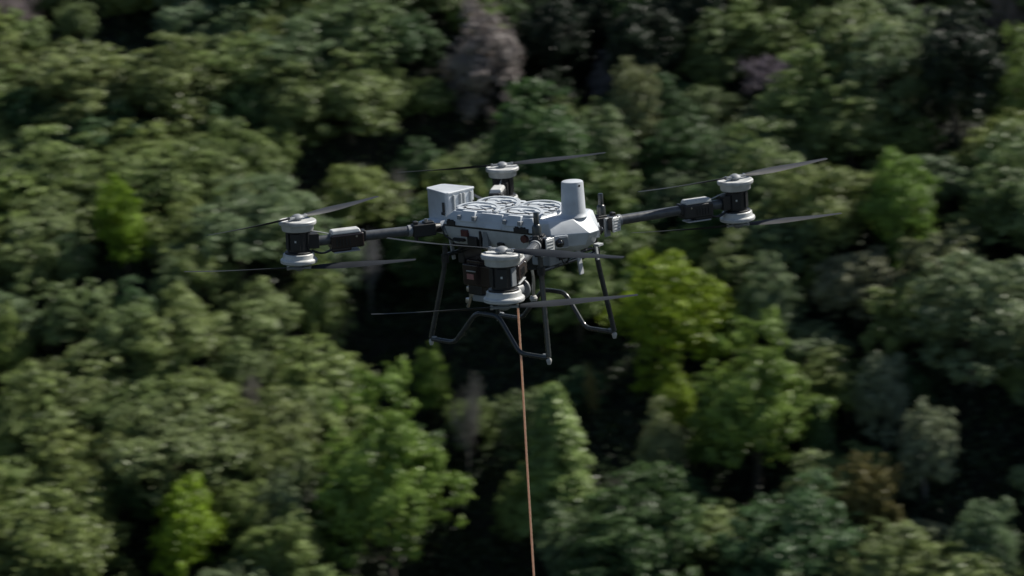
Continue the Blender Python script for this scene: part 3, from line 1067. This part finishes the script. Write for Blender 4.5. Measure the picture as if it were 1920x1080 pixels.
hk.tube([(-0.27, -0.045, -0.29), (-0.26, -0.045, -0.36), (-0.285, -0.045, -0.42)], 0.008, 8, bend=0.02)
hk.build('hook_assembly', M['metal'], D)
MB().box((-0.215, -0.03, -0.322), (0.09, 0.07, 0.05)).build('winch_motor', M['black'], D, bevel=0.008)
MB().box((-0.19, -0.03, -0.365), (0.11, 0.05, 0.035)).build('winch_tray', M['grey'], D, bevel=0.006)

# front arm yoke with antennas and lamps
MB().tube([(0.345, -0.25, 0.005), (0.345, -0.165, 0.005)], 0.024, 12).build('arm_yoke', M['black'], D)
MB().tube([(0.345, 0.165, 0.005), (0.345, 0.25, 0.005)], 0.024, 12).build('arm_yoke', M['black'], D)
MB().tube([(-0.345, -0.22, 0.012), (-0.335, -0.12, 0.0)], 0.024, 12).build('arm_yoke', M['black'], D)
MB().tube([(-0.345, 0.22, 0.012), (-0.335, 0.12, 0.0)], 0.024, 12).build('arm_yoke', M['black'], D)

MOT = {(1, -1): (0.698, -0.924), (1, 1): (0.698, 0.924), (-1, -1): (-0.698, -0.777), (-1, 1): (-0.698, 0.777)}


def blade_mesh(length=0.54):
    """one airfoil blade along +x from the hub, real thickness and twist"""
    rings = []
    for k in range(13):
        q = k / 12
        x = 0.030 + q * length
        chord = 0.016 + 0.040 * math.sin(min(1, q * 2.2) * math.pi / 2) if q < 0.45 else 0.056 - 0.032 * ((q - 0.45) / 0.55) ** 1.3
        th = 0.009 * (1 - 0.75 * q) + 0.001
        tw = R(24 * (1 - q) ** 1.3 + 6)
        sweep = -0.012 * q * q
        pr = []
        for a, hgt_ in ((-0.5, 0), (-0.25, 0.8), (0.1, 1.0), (0.5, 0), (0.1, -0.35), (-0.25, -0.4)):
            y = a * chord + sweep
            z = hgt_ * th * 0.5
            pr.append((x, y * math.cos(tw) - z * math.sin(tw), y * math.sin(tw) + z * math.cos(tw) + 0.012 * q * q))
        rings.append(pr)
    mb = MB().loft(rings)
    return mb


BL = blade_mesh().build('blade', M['blade'], None, smooth=50)
blade_data = BL.data
bpy.data.objects.remove(BL)
TILT = R(2.5)
ANG = {  # rotor blade headings, degrees: upper, lower
    (1, -1): (192, 40), (1, 1): (68, 236), (-1, -1): (92, 214), (-1, 1): (226, 150)}


def rotor(parent_xyz, up, head, tilt_rot, parent=D):
    hb = MB()
    s_ = 1 if up else -1
    hb.lathe([(0, 0), (0.030, 0), (0.032, 0.004 * s_), (0.026, 0.012 * s_), (0.012, 0.020 * s_), (0, 0.021 * s_)] if up else
             [(0, -0.021), (0.012, -0.020), (0.026, -0.012), (0.032, -0.004), (0.030, 0), (0, 0)], (0, 0, 0), 20)
    hb.box((0.035, 0, 0.006 * s_), (0.05, 0.024, 0.010))
    hb.box((-0.035, 0, 0.006 * s_), (0.05, 0.024, 0.010))
    o = hb.build('rotor', M['grey'], parent, bevel=0.0015)
    o.location = parent_xyz
    o.rotation_euler = (tilt_rot[0], tilt_rot[1], R(head))
    for k in range(2):
        b_ = bpy.data.objects.new('blade', blade_data)
        link(b_, o)
        b_.location = (0, 0, 0.006 * s_)
        b_.rotation_euler = (0, 0, math.pi * k)
    for p, q in ((0.055, 0), (-0.055, 0)):
        MB().lathe([(0, -0.008), (0.007, -0.008), (0.007, 0.009), (0, 0.009)], (p, q, 0.006 * s_), 10).build('blade_bolt', M['metal'], o)
    return o


for (sx, sy), (mx_, my_) in MOT.items():
    root = Vector((sx * 0.345, sy * (0.225 if sx > 0 else 0.205), 0.008))
    mot = Vector((mx_, my_, 0.018))
    d = (mot - root)
    dn = d.normalized()
    yaw = math.atan2(dn.y, dn.x)
    rz = Matrix.Rotation(yaw, 3, 'Z')
    arm = MB().tube([root, mot - dn * 0.06], 0.0245, 20).build('arm', M['carbon'], D)
    # hinge clamp at the root
    ck = MB().box(root + dn * 0.045 + Vector((0, 0, 0)), (0.115, 0.062, 0.062), rz)
    ck.box(root + dn * 0.020 + Vector((0, 0, 0.034)), (0.05, 0.05, 0.014), rz)
    ck.box(root + dn * 0.085 + Vector((0, 0, 0.036)), (0.024, 0.030, 0.020), rz)
    ck.box(root + dn * 0.085 + Vector((0, 0, -0.042)), (0.018, 0.022, 0.028), rz)
    ck.build('hinge_clamp', M['black'], arm, bevel=0.006)
    MB().lathe([(0, 0), (0.029, 0), (0.029, 0.018), (0, 0.018)], root + dn * 0.108, 20, axis=dn).build('clamp_collar', M['grey'], arm)
    MB().lathe([(0, 0), (0.009, 0), (0.009, 0.012), (0, 0.013)], root + dn * 0.03 + Vector((0, 0, 0.040)), 12).build('clamp_bolt', M['metal'], arm)
    # controller pod with a pale cap
    pc = mot - dn * 0.235
    pd = MB().box(pc + Vector((0, 0, -0.010)), (0.165, 0.076, 0.072), rz)
    pd.box(pc + dn * 0.03 + Vector((0, 0, -0.050)), (0.10, 0.060, 0.022), rz)
    pod = pd.build('controller_pod', M['darkbrown'] if sy < 0 else M['black'], D, bevel=0.010, seg=3)
    MB().box(pc + Vector((0, 0, 0.036)) + dn * 0.004, (0.150, 0.070, 0.022), rz, taper=(0.9, 0.8)).build('pod_cap', M['white2'], pod, bevel=0.007, seg=3)
    MB().box(pc + Vector((0, 0, -0.062)) + dn * 0.004, (0.130, 0.066, 0.007), rz).build('pod_base', M['lightgrey'], pod, bevel=0.003)
    MB().box(pc - dn * 0.087 + Vector((0, 0, 0.005)), (0.02, 0.056, 0.054), rz).build('pod_end', M['black'], pod, bevel=0.006)
    side = Vector((-dn.y, dn.x, 0))
    if side.dot(Vector((0.62, -0.77, 0))) < 0:
        side = -side
    MB().lathe([(0, 0), (0.006, 0), (0.005, 0.003), (0, 0.003)], pc + side * 0.037 - dn * 0.045 + Vector((0, 0, 0.010)), 10, axis=side).build('pod_screw', M['metal'], pod)
    for k in range(5):
        MB().box(pc + side * 0.0385 + dn * (-0.01 + 0.016 * k) + Vector((0, 0, -0.014)), (0.006, 0.004, 0.034), rz).build('cooling_fin', M['black'], pod)
    # dark cables from pod to motor
    for zz, off in ((-0.045, 0.02), (-0.052, -0.015)):
        MB().tube([pc + dn * 0.07 + side * off + Vector((0, 0, zz)), pc + dn * 0.12 + side * off + Vector((0, 0, zz - 0.018)),
                   mot - dn * 0.06 + side * off * 0.5 + Vector((0, 0, zz + 0.004))], 0.0045, 6, bend=0.03).build('motor_cable', M['black'], arm)
    MB().tube([mot - dn * 0.055 + Vector((0, 0, 0.055)), mot - dn * 0.10 + Vector((0, 0, 0.045)), pc + dn * 0.085 + Vector((0, 0, 0.030))], 0.003, 6, bend=0.02).build('motor_cable', M['lightgrey'], arm)
    # motor block, two white discs, two rotors; the stack leans a little inward
    lean = Vector((-dn.x, -dn.y, 0)) * math.sin(TILT) + Vector((0, 0, math.cos(TILT)))
    E = Vector((0, 0, 1)).rotation_difference(lean).to_matrix()
    eul = E.to_euler()
    blk = MB()
    blk.lathe([(0, -0.040), (0.052, -0.040), (0.052, 0.066), (0, 0.066)], (0, 0, 0), 28)
    blk.lathe([(0, -0.052), (0.066, -0.052), (0.066, -0.041), (0.054, -0.038), (0, -0.038)], (0, 0, 0), 28)
    blk.lathe([(0, 0.058), (0.060, 0.058), (0.063, 0.066), (0.063, 0.072), (0, 0.072)], (0, 0, 0), 28)
    blk.box(Matrix.Rotation(yaw, 3, 'Z') @ Vector((-0.060, 0, 0.008)), (0.07, 0.070, 0.070), rz)
    motor = blk.build('motor_block', M['black'], D, bevel=0.002)
    motor.location = mot
    motor.rotation_euler = eul
    for a in (-0.9, 0.15, 1.2, 2.6, 4.2):
        q = Vector((math.cos(yaw + a), math.sin(yaw + a), 0))
        MB().box(q * 0.0535 + Vector((0, 0, 0.012)), (0.008, 0.034, 0.080), Matrix.Rotation(yaw + a, 3, 'Z')).build('motor_rib', M['grey'] if a in (2.6, 1.2) and sx > 0 else M['black'], motor, bevel=0.002)
    camq = Vector((0.56, -0.83, 0))
    MB().box(camq * 0.0590 + Vector((0, 0, 0.012)), (0.004, 0.046, 0.078), Matrix.Rotation(math.atan2(camq.y, camq.x), 3, 'Z')).build('motor_plate', M['black'], motor, bevel=0.001)
    MB().box(camq * 0.0618 + Vector((0, 0, 0.016)), (0.003, 0.0085, 0.0095), Matrix.Rotation(math.atan2(camq.y, camq.x), 3, 'Z')).build('motor_mark', M['white2'], motor)
    # top disc: neck and rim
    top = MB().lathe([(0, 0.078), (0.073, 0.078), (0.0755, 0.081), (0.0775, 0.103), (0.0795, 0.107), (0.0885, 0.109), (0.0905, 0.113), (0.0905, 0.124), (0.087, 0.1285), (0.082, 0.1295), (0.075, 0.1265), (0, 0.1275)], (0, 0, -0.016), 48)
    top.build('motor_disc', M['white2'], motor)
    bot = MB().lathe([(0, -0.105), (0.080, -0.105), (0.087, -0.102), (0.0885, -0.098), (0.0885, -0.088), (0.086, -0.084), (0.0785, -0.080), (0.0765, -0.074), (0.0745, -0.060), (0.071, -0.057), (0, -0.057)], (0, 0, 0.008), 48)
    bot.build('motor_disc', M['white2'], motor)
    MB().lathe([(0, -0.0935), (0.0890, -0.0935), (0.0890, -0.0922), (0, -0.0922)], (0, 0, 0.008), 48).build('disc_groove', M['grey'], motor)
    MB().lathe([(0, 0.100), (0.022, 0.100), (0.018, 0.122), (0, 0.122)], (0, 0, 0), 20).build('rotor_shaft', M['grey'], motor)
    MB().lathe([(0, -0.118), (0.018, -0.118), (0.022, -0.094), (0, -0.094)], (0, 0, 0), 20).build('rotor_shaft', M['grey'], motor)
    up_, lo_ = ANG[(sx, sy)]
    rotor(mot + lean * 0.120, True, up_, (eul.x, eul.y))
    rotor(mot - lean * 0.116, False, lo_, (eul.x, eul.y))

# antennas and lamps on the front clamps
for sy in (-1, 1):
    a0 = Vector((0.352, sy * 0.252, 0.034))
    MB().lathe([(0, 0), (0.0225, 0), (0.022, 0.052), (0.0195, 0.058), (0.016, 0.062), (0.0135, 0.064), (0.013, 0.115), (0.011, 0.119), (0, 0.120)], a0, 20).build('antenna', M['leg'], D)
    MB().box(a0 + Vector((0, 0, -0.02)), (0.055, 0.05, 0.05)).build('antenna_base', M['black'], D, bevel=0.005)
    # mounting plate in front of the clamp
    MB().box((0.388, sy * 0.248, -0.010), (0.014, 0.044, 0.095)).build('clamp_plate', M['grey'], D, bevel=0.006)
    lp = MB().box((0.412, sy * 0.262, 0.006), (0.038, 0.044, 0.056)).build('spotlight', M['black'], D, bevel=0.004)
    MB().box((0.4340, sy * 0.262, 0.004), (0.007, 0.062, 0.070)).build('lamp_face', M['lamp'], lp, bevel=0.003)
    for k in range(4):
        MB().box((0.4385, sy * 0.262, -0.018 + 0.0145 * k), (0.003, 0.044, 0.005)).build('lamp_cell', M['grey'], lp, bevel=0.001)
    MB().box((0.415, sy * 0.262, 0.0385), (0.028, 0.030, 0.006)).build('lamp_bracket', M['metal'], lp, bevel=0.002)

# ------------------------------------------------------------------ the rope
pr = []
for k in range(121):
    z = -0.36 - 22.0 * k / 120
    s_ = (-0.36 - z)
    pr.append((0.004 * math.sin(s_ * 0.9) + 0.0012 * math.sin(s_ * 5), 0.003 * math.sin(s_ * 0.7 + 1), z))
rope = MB().tube(pr, 0.0051, 8).build('tow_rope', M['rope'], None)
rope.location = (0, 0, H)
tag(rope, 'thin orange rope hanging straight down from under the drone', 'rope')
